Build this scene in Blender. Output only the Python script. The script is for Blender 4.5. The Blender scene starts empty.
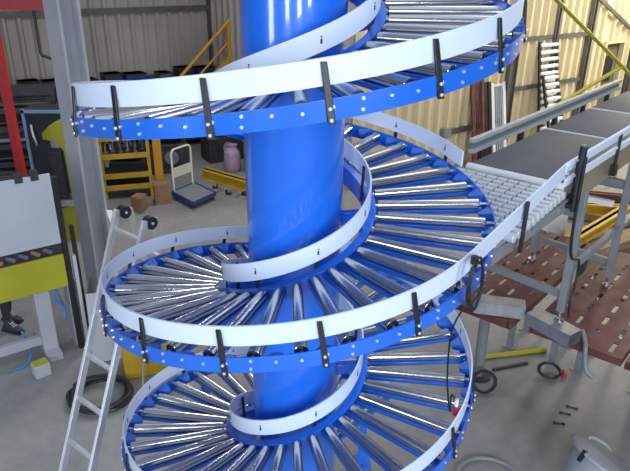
import bpy, bmesh, math, random
from mathutils import Vector, Matrix
PI = math.pi
R_ = math.radians
rng = random.Random(7)
scene = bpy.context.scene
COL = scene.collection

# ------------------------------------------------------------------ materials
def mat(name, color, rough=0.5, metal=0.0, noise=None, coat=0.0, bump=0.0, bscale=40.0, alpha=None):
    m = bpy.data.materials.new(name)
    m.use_nodes = True
    nt = m.node_tree
    b = nt.nodes['Principled BSDF']
    b.inputs['Base Color'].default_value = (*color, 1)
    b.inputs['Roughness'].default_value = rough
    b.inputs['Metallic'].default_value = metal
    if coat:
        b.inputs['Coat Weight'].default_value = coat
        b.inputs['Coat Roughness'].default_value = 0.06
    tc = nt.nodes.new('ShaderNodeTexCoord')
    if noise:
        col2, sc, det = noise
        n = nt.nodes.new('ShaderNodeTexNoise')
        n.inputs['Scale'].default_value = sc
        n.inputs['Detail'].default_value = det
        nt.links.new(tc.outputs['Object'], n.inputs['Vector'])
        r = nt.nodes.new('ShaderNodeValToRGB')
        r.color_ramp.elements[0].position = 0.35
        r.color_ramp.elements[1].position = 0.68
        r.color_ramp.elements[0].color = (*color, 1)
        r.color_ramp.elements[1].color = (*col2, 1)
        nt.links.new(n.outputs['Fac'], r.inputs['Fac'])
        nt.links.new(r.outputs['Color'], b.inputs['Base Color'])
    if bump:
        n2 = nt.nodes.new('ShaderNodeTexNoise')
        n2.inputs['Scale'].default_value = bscale
        nt.links.new(tc.outputs['Object'], n2.inputs['Vector'])
        bp = nt.nodes.new('ShaderNodeBump')
        bp.inputs['Strength'].default_value = bump
        bp.inputs['Distance'].default_value = 0.01
        nt.links.new(n2.outputs['Fac'], bp.inputs['Height'])
        nt.links.new(bp.outputs['Normal'], b.inputs['Normal'])
    return m

M = {}
M['blue'] = mat('blue_gloss_paint', (0.012, 0.145, 0.74), 0.28, 0, ((0.014, 0.165, 0.79), 3, 3), coat=0.9)
M['blue_band'] = mat('blue_band_paint', (0.011, 0.14, 0.70), 0.3, 0, ((0.012, 0.155, 0.74), 5, 3), coat=0.8)
M['guard'] = mat('white_guard_strip', (0.70, 0.80, 0.97), 0.38, 0, ((0.66, 0.77, 0.95), 4, 4))
M['chrome'] = mat('zinc_roller', (0.56, 0.57, 0.59), 0.2, 1.0)
M['steel'] = mat('galvanised_steel', (0.55, 0.57, 0.60), 0.38, 0.85, ((0.42, 0.44, 0.47), 12, 5))
M['bolt'] = mat('zinc_bolt', (0.85, 0.87, 0.9), 0.3, 0.6)
M['black'] = mat('black_rubber', (0.012, 0.012, 0.016), 0.45, 0, ((0.02, 0.02, 0.025), 20, 3))
M['dark'] = mat('dark_metal', (0.03, 0.032, 0.04), 0.5, 0.2, ((0.05, 0.05, 0.06), 8, 4))
M['belt'] = mat('belt_rubber', (0.085, 0.095, 0.115), 0.62, 0, ((0.10, 0.11, 0.13), 6, 5), bump=0.15, bscale=120)
M['alu'] = mat('aluminium', (0.64, 0.67, 0.71), 0.35, 0.5, ((0.56, 0.59, 0.64), 10, 4))
M['green_groove'] = mat('grey_green_groove', (0.16, 0.21, 0.21), 0.5, 0.3)
M['tan'] = mat('tan_side_panel', (0.30, 0.25, 0.15), 0.32, 0.35, ((0.36, 0.31, 0.22), 3, 3))
M['greypaint'] = mat('grey_painted_steel', (0.27, 0.29, 0.31), 0.5, 0.2, ((0.22, 0.235, 0.25), 7, 5))
M['postpaint'] = mat('light_grey_post_paint', (0.44, 0.45, 0.50), 0.5, 0.05, ((0.39, 0.40, 0.45), 3, 5))
M['girt'] = mat('grey_brown_steel', (0.105, 0.103, 0.103), 0.55, 0.2, ((0.14, 0.136, 0.132), 5, 4))
M['redox'] = mat('red_oxide_paint', (0.10, 0.028, 0.024), 0.6, 0.05, ((0.165, 0.058, 0.046), 6, 6))
M['red'] = mat('red_paint', (0.40, 0.012, 0.02), 0.45, 0.0, ((0.33, 0.01, 0.018), 4, 4))
M['yellow'] = mat('yellow_paint', (0.62, 0.40, 0.02), 0.45, 0, ((0.52, 0.33, 0.02), 5, 5))
M['lime'] = mat('lime_yellow_paint', (0.40, 0.38, 0.02), 0.5, 0, ((0.36, 0.34, 0.02), 3, 4))
M['orange'] = mat('amber_paint', (0.62, 0.30, 0.015), 0.45, 0, ((0.54, 0.25, 0.015), 5, 5))
M['whitepanel'] = mat('white_panel', (0.46, 0.495, 0.56), 0.55, 0, ((0.42, 0.455, 0.52), 2, 4))
M['white'] = mat('white_plastic', (0.78, 0.8, 0.82), 0.45, 0, ((0.72, 0.74, 0.77), 9, 3))
M['link'] = mat('pale_grey_plastic', (0.62, 0.65, 0.69), 0.4, 0.15, ((0.54, 0.57, 0.61), 18, 3))
M['creamwall'] = mat('cream_cladding', (0.74, 0.64, 0.41), 0.55, 0, ((0.68, 0.58, 0.37), 1.2, 5))
M['greywall'] = mat('shaded_grey_cladding', (0.37, 0.34, 0.31), 0.6, 0, ((0.32, 0.295, 0.27), 1.2, 5))  # greyer sheets; part of the left wall's shade is in the colour
M['wood'] = mat('rough_timber', (0.36, 0.25, 0.14), 0.8, 0, ((0.26, 0.17, 0.09), 9, 6))
M['card'] = mat('brown_cardboard', (0.30, 0.17, 0.09), 0.85, 0, ((0.24, 0.13, 0.07), 5, 4))
M['navy'] = mat('navy_paint', (0.02, 0.035, 0.16), 0.45, 0, ((0.025, 0.045, 0.2), 6, 3))
M['skyblue'] = mat('pale_blue_frame', (0.20, 0.33, 0.50), 0.5, 0, ((0.18, 0.3, 0.45), 6, 3))
M['darkglass'] = mat('dark_glass', (0.018, 0.022, 0.035), 0.15, 0, ((0.022, 0.027, 0.04), 4, 3))
M['pink'] = mat('pale_pink_cloth', (0.45, 0.30, 0.42), 0.8, 0, ((0.38, 0.25, 0.36), 8, 4))
M['green'] = mat('olive_green_plastic', (0.17, 0.25, 0.06), 0.5, 0, ((0.14, 0.21, 0.05), 8, 4))
M['bin'] = mat('grey_plastic', (0.36, 0.385, 0.43), 0.4, 0, ((0.31, 0.335, 0.38), 4, 4))
M['skin'] = mat('skin', (0.55, 0.34, 0.25), 0.55, 0, ((0.5, 0.3, 0.22), 12, 3))
M['trousers'] = mat('dark_work_trousers', (0.02, 0.022, 0.032), 0.85, 0, ((0.03, 0.032, 0.045), 14, 4))
M['jacket'] = mat('blue_grey_jacket', (0.10, 0.12, 0.17), 0.85, 0, ((0.13, 0.15, 0.2), 10, 4))
M['boot'] = mat('black_boot_leather', (0.03, 0.034, 0.045), 0.5, 0, ((0.045, 0.05, 0.06), 14, 4))
M['hosegrey'] = mat('grey_cable', (0.33, 0.33, 0.31), 0.5)
M['bluehose'] = mat('blue_hose', (0.05, 0.22, 0.50), 0.45)
M['redplug'] = mat('red_plug', (0.55, 0.02, 0.03), 0.4)

def floor_mat():
    m = bpy.data.materials.new('concrete_floor')
    m.use_nodes = True
    nt = m.node_tree
    b = nt.nodes['Principled BSDF']
    tc = nt.nodes.new('ShaderNodeTexCoord')
    n1 = nt.nodes.new('ShaderNodeTexNoise'); n1.inputs['Scale'].default_value = 0.55; n1.inputs['Detail'].default_value = 6
    n2 = nt.nodes.new('ShaderNodeTexNoise'); n2.inputs['Scale'].default_value = 9; n2.inputs['Detail'].default_value = 8
    for n in (n1, n2): nt.links.new(tc.outputs['Object'], n.inputs['Vector'])
    r = nt.nodes.new('ShaderNodeValToRGB')
    r.color_ramp.elements[0].position = 0.36; r.color_ramp.elements[0].color = (0.225, 0.222, 0.215, 1)
    r.color_ramp.elements[1].position = 0.66; r.color_ramp.elements[1].color = (0.32, 0.32, 0.32, 1)
    nt.links.new(n1.outputs['Fac'], r.inputs['Fac'])
    mx = nt.nodes.new('ShaderNodeMix'); mx.data_type = 'RGBA'; mx.blend_type = 'MULTIPLY'
    mx.inputs[0].default_value = 0.35
    r2 = nt.nodes.new('ShaderNodeValToRGB')
    r2.color_ramp.elements[0].position = 0.3; r2.color_ramp.elements[0].color = (0.62, 0.6, 0.58, 1)
    r2.color_ramp.elements[1].position = 0.62; r2.color_ramp.elements[1].color = (1, 1, 1, 1)
    nt.links.new(n2.outputs['Fac'], r2.inputs['Fac'])
    nt.links.new(r.outputs['Color'], mx.inputs[6]); nt.links.new(r2.outputs['Color'], mx.inputs[7])
    nt.links.new(mx.outputs[2], b.inputs['Base Color'])
    b.inputs['Roughness'].default_value = 0.5
    return m
M['floor'] = floor_mat()

# ------------------------------------------------------------------ mesh builder
class MB:
    def __init__(s): s.bm = bmesh.new()
    def _mi(s, faces, mi, smooth):
        for f in faces:
            f.material_index = mi; f.smooth = smooth
    def hull8(s, pts, mi=0):
        v = [s.bm.verts.new(p) for p in pts]
        idx = [(3, 2, 1, 0), (4, 5, 6, 7), (0, 1, 5, 4), (1, 2, 6, 5), (2, 3, 7, 6), (3, 0, 4, 7)]
        s._mi([s.bm.faces.new([v[i] for i in q]) for q in idx], mi, False)
    def box(s, c, d, rz=0.0, mi=0):
        c = Vector(c); x, y, z = d[0]/2, d[1]/2, d[2]/2
        m = Matrix.Rotation(rz, 3, 'Z')
        s.hull8([c + m @ Vector(p) for p in ((-x,-y,-z),(x,-y,-z),(x,y,-z),(-x,y,-z),(-x,-y,z),(x,-y,z),(x,y,z),(-x,y,z))], mi)
    def bar(s, p0, p1, w, h, mi=0, up=(0, 0, 1), w1=None, h1=None):
        p0, p1 = Vector(p0), Vector(p1); d = (p1 - p0).normalized(); up = Vector(up)
        if abs(d.dot(up)) > 0.98: up = Vector((0, 1, 0)) if abs(d.y) < 0.9 else Vector((1, 0, 0))
        r = d.cross(up).normalized(); u = r.cross(d).normalized()
        w1 = w if w1 is None else w1; h1 = h if h1 is None else h1
        P = []
        for p, a, b in ((p0, w/2, h/2), (p1, w1/2, h1/2)):
            P += [p - r*a - u*b, p + r*a - u*b, p + r*a + u*b, p - r*a + u*b]
        s.hull8(P, mi)
    def cyl(s, p0, p1, r0, r1=None, seg=16, mi=0, caps=True, capmi=None):
        r1 = r0 if r1 is None else r1
        s.rings([(Vector(p0), r0), (Vector(p1), r1)], seg, mi, caps, capmi)
    def rings(s, pr, seg=12, mi=0, caps=True, capmi=None):
        vs = []; n = len(pr); ref = None
        for i, (p, r) in enumerate(pr):
            p = Vector(p)
            a = Vector(pr[max(i-1, 0)][0]); b = Vector(pr[min(i+1, n-1)][0]); d = (b - a)
            if d.length < 1e-7: d = ref_d
            d.normalize(); ref_d = d
            if ref is None:
                t = Vector((0, 0, 1)) if abs(d.z) < 0.9 else Vector((1, 0, 0))
                ref = d.cross(t).normalized()
            x = (ref - d * ref.dot(d)).normalized(); ref = x; y = d.cross(x)
            vs.append([s.bm.verts.new(p + (x*math.cos(2*PI*k/seg) + y*math.sin(2*PI*k/seg)) * r) for k in range(seg)])
        F = []
        for i in range(n - 1):
            for k in range(seg):
                F.append(s.bm.faces.new((vs[i][k], vs[i][(k+1) % seg], vs[i+1][(k+1) % seg], vs[i+1][k])))
        s._mi(F, mi, True)
        if caps:
            s._mi([s.bm.faces.new(vs[0][::-1]), s.bm.faces.new(vs[-1])], mi if capmi is None else capmi, False)
    def tube(s, pts, r, seg=10, mi=0): s.rings([(Vector(p), r) for p in pts], seg, mi)
    def sweep(s, frames, prof, mi=0, smooth=True, caps=True):
        # frames: (origin, side direction); prof: closed list of (side, z)
        vs = [[s.bm.verts.new(o + d*a + Vector((0, 0, b))) for a, b in prof] for o, d in frames]
        k = len(prof); F = []
        for i in range(len(vs) - 1):
            for j in range(k):
                F.append(s.bm.faces.new((vs[i][j], vs[i+1][j], vs[i+1][(j+1) % k], vs[i][(j+1) % k])))
        s._mi(F, mi, smooth)
        if caps:
            s._mi([s.bm.faces.new(vs[0]), s.bm.faces.new(vs[-1][::-1])], mi, False)
    def prism(s, outline, o, ax, ay, az, th, mi=0):
        o, ax, ay, az = Vector(o), Vector(ax), Vector(ay), Vector(az)
        a = [s.bm.verts.new(o + ax*x + ay*y) for x, y in outline]
        b = [s.bm.verts.new(o + ax*x + ay*y + az*th) for x, y in outline]
        n = len(a); F = [s.bm.faces.new(a[::-1]), s.bm.faces.new(b)]
        for i in range(n): F.append(s.bm.faces.new((a[i], a[(i+1) % n], b[(i+1) % n], b[i])))
        s._mi(F, mi, False)
    def build(s, name, mats, parent=None, bevel=0.0, local=False, sharp=35):
        bmesh.ops.recalc_face_normals(s.bm, faces=s.bm.faces)
        me = bpy.data.meshes.new(name)
        if parent is not None and not local:
            off = world_loc(parent)
            bmesh.ops.translate(s.bm, verts=s.bm.verts, vec=-off)
        s.bm.to_mesh(me); s.bm.free()
        if not isinstance(mats, (list, tuple)): mats = [mats]
        for m in mats: me.materials.append(m)
        me.set_sharp_from_angle(angle=R_(sharp))
        o = bpy.data.objects.new(name, me); COL.objects.link(o)
        if parent is not None: o.parent = parent
        if bevel:
            b = o.modifiers.new('bevel', 'BEVEL'); b.width = bevel; b.segments = 2; b.limit_method = 'ANGLE'
        return o

def world_loc(o):
    v = Vector((0, 0, 0))
    while o is not None:
        v = v + o.location; o = o.parent
    return v
def tag(o, label=None, cat=None, group=None, kind=None):
    if label: o['label'] = label
    if cat: o['category'] = cat
    if group: o['group'] = group
    if kind: o['kind'] = kind
    return o
def thing(name, label, cat, loc=(0, 0, 0), group=None):
    o = bpy.data.objects.new(name, None); COL.objects.link(o); o.location = loc
    o.empty_display_size = 0.1
    return tag(o, label, cat, group)
def copy_part(src, parent, loc=None, rz=None, rot=None):
    c = src.copy(); COL.objects.link(c); c.parent = parent
    if loc is not None: c.location = loc
    if rot is not None: c.rotation_euler = rot
    elif rz is not None: c.rotation_euler = (0, 0, rz)
    return c
def copy_tree(o, loc, rz=None):
    c = o.copy(); COL.objects.link(c); c.location = loc
    if rz is not None: c.rotation_euler = (0, 0, rz)
    for ch in o.children:
        d = ch.copy(); COL.objects.link(d); d.parent = c
        for g in ch.children:
            e = g.copy(); COL.objects.link(e); e.parent = d
    return c

# ------------------------------------------------------------------ the spiral conveyor
ZA, PITCH = 4.3404, 1.15569
RO, RB, RI, RC = 1.200, 1.2283, 0.4763, 0.299
HG, BT, BB, HI, ZIT = 0.1077, 0.1586, 0.2451, 0.1197, 0.008
T0, T1 = -1034.0, 92.0
STEP, PH = 11.25, 1.5
def hz(tdeg): return ZA + PITCH * tdeg / 360.0
def frames(t0, t1, r, step=2.25):
    n = max(2, int(round(abs(t1 - t0) / step)))
    out = []
    for i in range(n + 1):
        t = t0 + (t1 - t0) * i / n; a = R_(t); d = Vector((math.cos(a), math.sin(a), 0))
        out.append((d * r + Vector((0, 0, hz(t))), d))
    return out
def pol(t, r, z): return Vector((math.cos(R_(t)) * r, math.sin(R_(t)) * r, z))

spiral = thing('spiral_conveyor', 'tall blue spiral roller conveyor with white guards winding round a blue column', 'spiral conveyor')
mb = MB()
mb.rings([((0, 0, 0.0), RC), ((0, 0, 0.03), RC), ((0, 0, 3.0), RC), ((0, 0, 6.4), RC)], 96)
mb.cyl((0, 0, 0), (0, 0, 0.03), 0.46, seg=48)
for k in range(8): mb.cyl(pol(k*45, 0.40, 0.03), pol(k*45, 0.40, 0.055), 0.02, seg=6, mi=1)
mb.build('center_column', [M['blue'], M['bolt']], spiral)

bracket_t = [5.3 + 22.5*k for k in range(-47, 5)]
bracket_t = [t if abs(t + 39.7) > 0.5 else -42.6 for t in bracket_t if T0 < t < T1 and not (-402 < t < -350)]

def guard_marks(mb, ts, r, ztop, h, inward=True):
    for t in ts:
        a = R_(t); d = Vector((math.cos(a), math.sin(a), 0)); tg = Vector((-d.y, d.x, 0))
        s = -1 if inward else 1
        p = d * (r + s*0.0015) + Vector((0, 0, hz(t) + ztop - h*0.5))
        mb.bar(p - Vector((0, 0, 0.019)), p + Vector((0, 0, 0.004)), 0.010, 0.003, 1, up=d)
        mb.bar(p + Vector((0, 0, 0.010)), p + Vector((0, 0, 0.019)), 0.007, 0.003, 1, up=d)

gprof = [(0, -HG), (0.010, -HG), (0.010, -0.002), (0.006, 0), (0, 0)]
gi = [(0.0, -HI + ZIT), (0.010, -HI + ZIT), (0.010, ZIT), (0.0, ZIT)]
# upper outer guard: from its end beside the belt upwards
mb = MB(); mb.sweep(frames(-341.5, T1, RO - 0.004), gprof)
guard_marks(mb, [t for t in bracket_t if t > -341], RO - 0.004, 0, HG)
mb.build('outer_guard', [M['guard'], M['dark']], spiral)
# lower outer guard, running out straight along the belt at its top end
G0 = pol(-405, RO, hz(-405)); G1 = Vector((1.828, 0.318, 3.185))
fr = frames(T0, -405, RO - 0.004)
d_end = (G1 - G0).normalized(); nrm = Vector((d_end.y, -d_end.x, 0)).normalized()
for i in range(1, 13):
    u = i / 12
    nn = (fr[-1][1] * max(0, 1 - u*3) + nrm * min(1, u*3)).normalized()
    fr.append((G0.lerp(G1, u), nn))
mb = MB(); mb.sweep(fr, gprof)
guard_marks(mb, [t for t in bracket_t if t < -405], RO - 0.004, 0, HG)
mb.build('outer_guard', [M['guard'], M['dark']], spiral)
mb = MB(); mb.sweep(frames(T0, T1, RI - 0.010), gi)
guard_marks(mb, [t + 11 for t in [5.3 + 45*k for k in range(-23, 2)]], RI, ZIT, HI, False)
mb.build('inner_guard', [M['guard'], M['dark']], spiral)

# blue side band: channel with lips, a gusset per roller and its bolts
mb = MB()
cprof = [(0, -BB), (0, -BT), (-0.008, -BT), (-0.008, -BB + 0.007), (-0.045, -BB + 0.007), (-0.045, -BB)]
mb.sweep(frames(T0, T1, RB), cprof)
rolls = [PH + STEP*k for k in range(-92, 8)]
for i, t in enumerate(rolls):
    tm = t + STEP/2
    if tm < T1:
        a0, a1 = tm - 2.6, tm + 2.6
        z = hz(tm) - BT - 0.004
        pts = [pol(tm - 1.0, 1.150, z - 0.055), pol(tm + 1.0, 1.150, z - 0.055), pol(a1, 1.222, z - 0.075), pol(a0, 1.222, z - 0.075),
               pol(tm - 1.0, 1.150, z - 0.03), pol(tm + 1.0, 1.150, z - 0.03), pol(a1, 1.222, z - 0.004), pol(a0, 1.222, z - 0.004)]
        mb.hull8(pts)
    zz = hz(t) - (BT + BB)/2
    for dz in ((0.0,) if i % 2 != 1 else (-0.022, 0.022)):
        tt = t if len(rolls) and i % 2 != 1 else t
        mb.cyl(pol(tt, RB - 0.001, zz + dz + 0.003), pol(tt, RB + 0.006, zz + dz + 0.003), 0.0075, seg=8, mi=1)
    if tm < T1:
        zz = hz(tm) - (BT + BB)/2 + 0.012
        mb.cyl(pol(tm, RB - 0.001, zz), pol(tm, RB + 0.006, zz), 0.0075, seg=8, mi=1)
mb.build('outer_stringer', [M['blue_band'], M['bolt']], spiral)
mb = MB()
ip = [(0, -0.29), (0, -0.168), (0.055, -0.168), (0.055, -0.176), (0.008, -0.176), (0.008, -0.29)]
mb.sweep(frames(T0, T1, 0.455), ip)
mb.build('inner_stringer', [M['blue_band']], spiral)

# rollers and the blue cross members under them: one of each, then copies
RZ = -0.190
mb = MB()
mb.rings([((0.5235, 0, 0), 0.026), ((0.525, 0, 0), 0.0285), ((1.170, 0, 0), 0.0345), ((1.172, 0, 0), 0.032)], 24)
mb.cyl((0.455, 0, 0), (0.53, 0, 0), 0.010, seg=10, mi=1)
mb.cyl((1.165, 0, 0), (1.222, 0, 0), 0.010, seg=10, mi=1)
mb.cyl((1.1721, 0, 0), (1.176, 0, 0), 0.022, seg=16, mi=2)
proto_roller = mb.build('roller', [M['chrome'], M['steel'], M['dark']], spiral, local=True)
mb = MB()
w0, w1 = 0.056, 0.060
mb.bar((0.460, 0, -0.050), (1.216, 0, -0.042), w0, 0.030, 0, w1=w1, h1=0.030)
proto_cross = mb.build('cross_member', [M['blue_band']], spiral, local=True, bevel=0.004)
for i, t in enumerate(rolls):
    for src in (proto_roller, proto_cross):
        o = src if i == 0 else copy_part(src, spiral)
        o.location = (0, 0, hz(t) + RZ)
        o.rotation_euler = (0, 0, R_(t)) if src is proto_cross else (0, 0, R_(t))

# black guard brackets outside, short ones inside, arms back to the column
mb = MB()
mb.hull8([(1.230, 0.018, -0.252), (1.243, 0.018, -0.252), (1.243, 0.050, -0.252), (1.230, 0.050, -0.252),
          (1.207, -0.013, -0.014), (1.218, -0.013, -0.014), (1.218, 0.013, -0.014), (1.207, 0.013, -0.014)])
for z in (-0.235, -0.190):
    mb.cyl((1.236, 0.034*(-z - 0.014)/0.238, z), (1.2475, 0.034*(-z - 0.014)/0.238, z), 0.0085, seg=8, mi=1)
pb = mb.build('guard_bracket', [M['black'], M['bolt']], spiral, local=True, bevel=0.003)
for i, t in enumerate(bracket_t):
    o = pb if i == 0 else copy_part(pb, spiral)
    o.location = (0, 0, hz(t)); o.rotation_euler = (0, 0, R_(t))
mb = MB()
mb.hull8([(0.444, -0.014, -0.25), (0.454, -0.014, -0.25), (0.454, 0.014, -0.25), (0.444, 0.014, -0.25),
          (0.455, -0.014, -0.02), (0.4655, -0.014, -0.02), (0.4655, 0.014, -0.02), (0.455, 0.014, -0.02)])
pi_ = mb.build('inner_bracket', [M['black']], spiral, local=True, bevel=0.003)
k = 0
for j in range(-23, 2):
    t = 16.3 + 45*j
    if not T0 < t < T1: continue
    o = pi_ if k == 0 else copy_part(pi_, spiral)
    o.location = (0, 0, hz(t)); o.rotation_euler = (0, 0, R_(t)); k += 1
mb = MB()
mb.bar((RC - 0.01, 0, -0.27), (0.458, 0, -0.24), 0.05, 0.09, 0, h1=0.05)
pa = mb.build('support_arm', [M['blue_band']], spiral, local=True, bevel=0.004)
for j, t in enumerate(range(-1020, 90, 60)):
    o = pa if j == 0 else copy_part(pa, spiral)
    o.location = (0, 0, hz(t)); o.rotation_euler = (0, 0, R_(t))
# feet carrying the lowest turn
for t in (-1025, -945, -865):
    b = pol(t, 1.10, 0); mb = MB()
    mb.bar((b.x, b.y, 0.0), (b.x, b.y, hz(t) - BB + 0.01), 0.07, 0.07)
    mb.box((b.x, b.y, 0.008), (0.18, 0.18, 0.016))
    mb.build('support_leg', [M['blue_band']], spiral)

# ------------------------------------------------------------------ the infeed belt conveyor
U = Vector((0.6756, 0.7373, 0)); N = Vector((0.7373, -0.6756, 0)); BAZ = math.atan2(U.y, U.x)
def W(s, n, z): return U*s + N*n + Vector((0, 0, z))
ZB = 2.985
bc = thing('belt_conveyor', 'dark grey belt conveyor on steel legs feeding the spiral', 'belt conveyor', W(2.32, 0.68, 1.4))
def sec(mb, s0, s1, n0, n1, z0, z1, mi=0):
    P = [W(s0, n0, z0), W(s0, n1, z0), W(s1, n1, z0), W(s1, n0, z0), W(s0, n0, z1), W(s0, n1, z1), W(s1, n1, z1), W(s1, n0, z1)]
    mb.hull8(P, mi)
S_END = 5.72
mb = MB()
# belt loop seen as a rounded slab per section, with narrow gaps
secs = [(1.64, 3.12), (3.16, 4.36), (4.40, S_END)]
for s0, s1 in secs:
    prof = []
    for k in range(9):
        a = PI/2 + PI*k/8; prof.append((s0 + 0.03 + 0.03*math.cos(a), ZB - 0.03 + 0.03*math.sin(a)))
    for k in range(9):
        a = -PI/2 + PI*k/8; prof.append((s1 - 0.03 + 0.03*math.cos(a), ZB - 0.03 + 0.03*math.sin(a)))
    mb.prism(prof, W(0, 0.365, 0), U, (0, 0, 1), N, 0.735)
mb.build('belt', [M['belt']], bc)
for s in (3.14, 4.38):
    mb = MB(); mb.cyl(W(s, 0.365, ZB - 0.012), W(s, 1.10, ZB - 0.012), 0.017, seg=12)
    mb.build('joint_roller', [M['alu']], bc)
mb = MB(); mb.cyl(W(1.615, 0.35, ZB - 0.028), W(1.615, 1.11, ZB - 0.028), 0.034, seg=20)
mb.cyl(W(1.57, 0.35, ZB - 0.06), W(1.57, 1.11, ZB - 0.06), 0.02, seg=12, mi=1)
mb.build('end_roller', [M['white'], M['dark']], bc)
# side frames
mb = MB(); sec(mb, 1.60, S_END, 1.105, 1.13, 2.80, 3.02)
sec(mb, 1.60, S_END, 1.06, 1.105, 2.80, 2.815)
mb.build('side_frame', [M['tan']], bc)
mb = MB(); sec(mb, 1.60, S_END, 0.335, 0.36, 2.80, 2.965)
mb.build('side_frame', [M['tan']], bc)
# near side guard rails: two white strips, sloping end where the straight guard meets them
for z0, z1 in ((3.115, 3.185), (3.005, 3.065)):
    mb = MB(); sec(mb, 1.47 if z0 > 3.1 else 1.50, S_END, 1.133, 1.146, z0, z1)
    sec(mb, 1.47 if z0 > 3.1 else 1.50, S_END, 1.146, 1.158, z0 + 0.045, z1)
    mb.build('guard_rail', [M['guard']], bc)
for s in (1.66, 2.62, 3.5, 4.3, 5.1):
    mb = MB(); sec(mb, s - 0.018, s + 0.018, 1.146, 1.166, 2.86, 3.165)
    sec(mb, s - 0.03, s + 0.03, 1.131, 1.178, 2.82, 2.91)
    mb.build('rail_bracket', [M['black']], bc, bevel=0.003)
mb = MB(); sec(mb, 1.495, 1.525, 1.125, 1.135, 3.06, 3.12); mb.cyl(W(1.51, 1.13, 3.10), W(1.51, 1.15, 3.10), 0.012, seg=8, mi=1)
mb.build('joint_plate', [M['steel'], M['bolt']], bc)
# far side aluminium rail with a groove
mb = MB()
sec(mb, 1.70, 5.45, 0.300, 0.345, 3.125, 3.155); sec(mb, 1.70, 5.45, 0.300, 0.345, 3.040, 3.072)
sec(mb, 1.70, 5.45, 0.300, 0.322, 3.072, 3.125, 1)
mb.build('guard_rail', [M['alu'], M['green_groove']], bc)
for s in (1.9, 2.65, 3.45, 4.25, 5.05):
    mb = MB(); sec(mb, s - 0.03, s + 0.03, 0.300, 0.340, 2.84, 3.05)
    mb.build('rail_bracket', [M['black']], bc, bevel=0.003)
# merge bed of short white rollers between the belt and the spiral
def guard_n(s):
    A, B = G0, G1
    sa, na, sb, nb = A.dot(U), A.dot(N), B.dot(U), B.dot(N)
    return na + (nb - na) * (s - sa) / (sb - sa)
s = 1.50
while s > 0.33:
    r2 = 1.246**2 - s*s
    n0 = max(0.36, math.sqrt(r2) if r2 > 0 else 0.36)
    n1 = guard_n(s) + 0.022
    mb = MB(); n = n1; zc = ZB - 0.05 + (hz(-360 - (1.2 - s)*20) - hz(-360))*0.25
    while n - 0.084 > n0 - 0.06:
        mb.rings([(W(s, n, zc), 0.028), (W(s, n - 0.004, zc), 0.0315), (W(s, n - 0.072, zc), 0.0315), (W(s, n - 0.076, zc), 0.028)], 14)
        n -= 0.084
    mb.cyl(W(s, n + 0.03, zc), W(s, n1 - 0.005, zc), 0.018, seg=8, mi=1)
    if n1 - n > 0.1: mb.build('merge_roller', [M['link'], M['dark']], bc)
    else: mb.bm.free()
    s -= 0.080
mb = MB()
sec(mb, 0.35, 1.62, 1.135, 1.15, 2.80, 2.885); sec(mb, 1.25, 1.62, 0.335, 0.36, 2.82, 2.93)
for s in (0.95, 1.45): sec(mb, s - 0.02, s + 0.02, math.sqrt(max(0.1, 1.25**2 - s*s)) if s < 1.2 else 0.35, 1.17, 2.83, 2.87)
mb.build('merge_frame', [M['greypaint']], bc)
for sg in (0.72,):
    n = guard_n(sg)
    mb = MB(); sec(mb, sg - 0.015, sg + 0.015, n + 0.02, n + 0.04, 2.80, 3.13)
    mb.build('rail_bracket', [M['black']], bc, bevel=0.003)
# legs
feet = {(2.27, 1.06): 1.545, (2.37, 0.26): 1.545, (3.50, 1.10): 1.415, (3.58, 0.28): 1.415, (5.0, 1.10): 0.0, (5.0, 0.28): 0.0}
for (s, n), z in feet.items():
    mb = MB(); sec(mb, s - 0.032, s + 0.032, n - 0.032, n + 0.032, z + 0.10, 2.84)
    lg = mb.build('leg', [M['greypaint']], bc, bevel=0.004)
    mb = MB(); mb.cyl(W(s, n, z + 0.03), W(s, n, z + 0.11), 0.012, seg=10)
    mb.rings([(W(s, n, z), 0.045), (W(s, n, z + 0.015), 0.042), (W(s, n, z + 0.035), 0.016)], 18)
    mb.build('levelling_foot', [M['chrome']], lg)
mb = MB()
for a, b, z in (((2.27, 1.06), (2.37, 0.26), 1.80), ((2.27, 1.06), (2.37, 0.26), 2.55), ((3.50, 1.10), (3.58, 0.28), 1.68), ((3.50, 1.10), (3.58, 0.28), 2.5),
                ((2.27, 1.06), (3.50, 1.10), 2.05), ((2.37, 0.26), (3.58, 0.28), 1.98), ((3.50, 1.10), (5.0, 1.10), 2.05), ((3.58, 0.28), (5.0, 0.28), 2.05), ((5.0, 1.1), (5.0, 0.28), 2.0)):
    mb.bar(W(*a, z), W(*b, z), 0.045, 0.06)
mb.build('brace', [M['greypaint']], bc)
mb = MB(); mb.bar(W(3.0, 0.3, 2.45), W(3.0, 1.12, 2.45), 0.05, 0.05); mb.cyl(W(3.45, 1.2, 2.55), W(4.9, 1.2, 2.6), 0.03, seg=12)
mb.build('conduit', [M['white']], bc)

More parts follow.
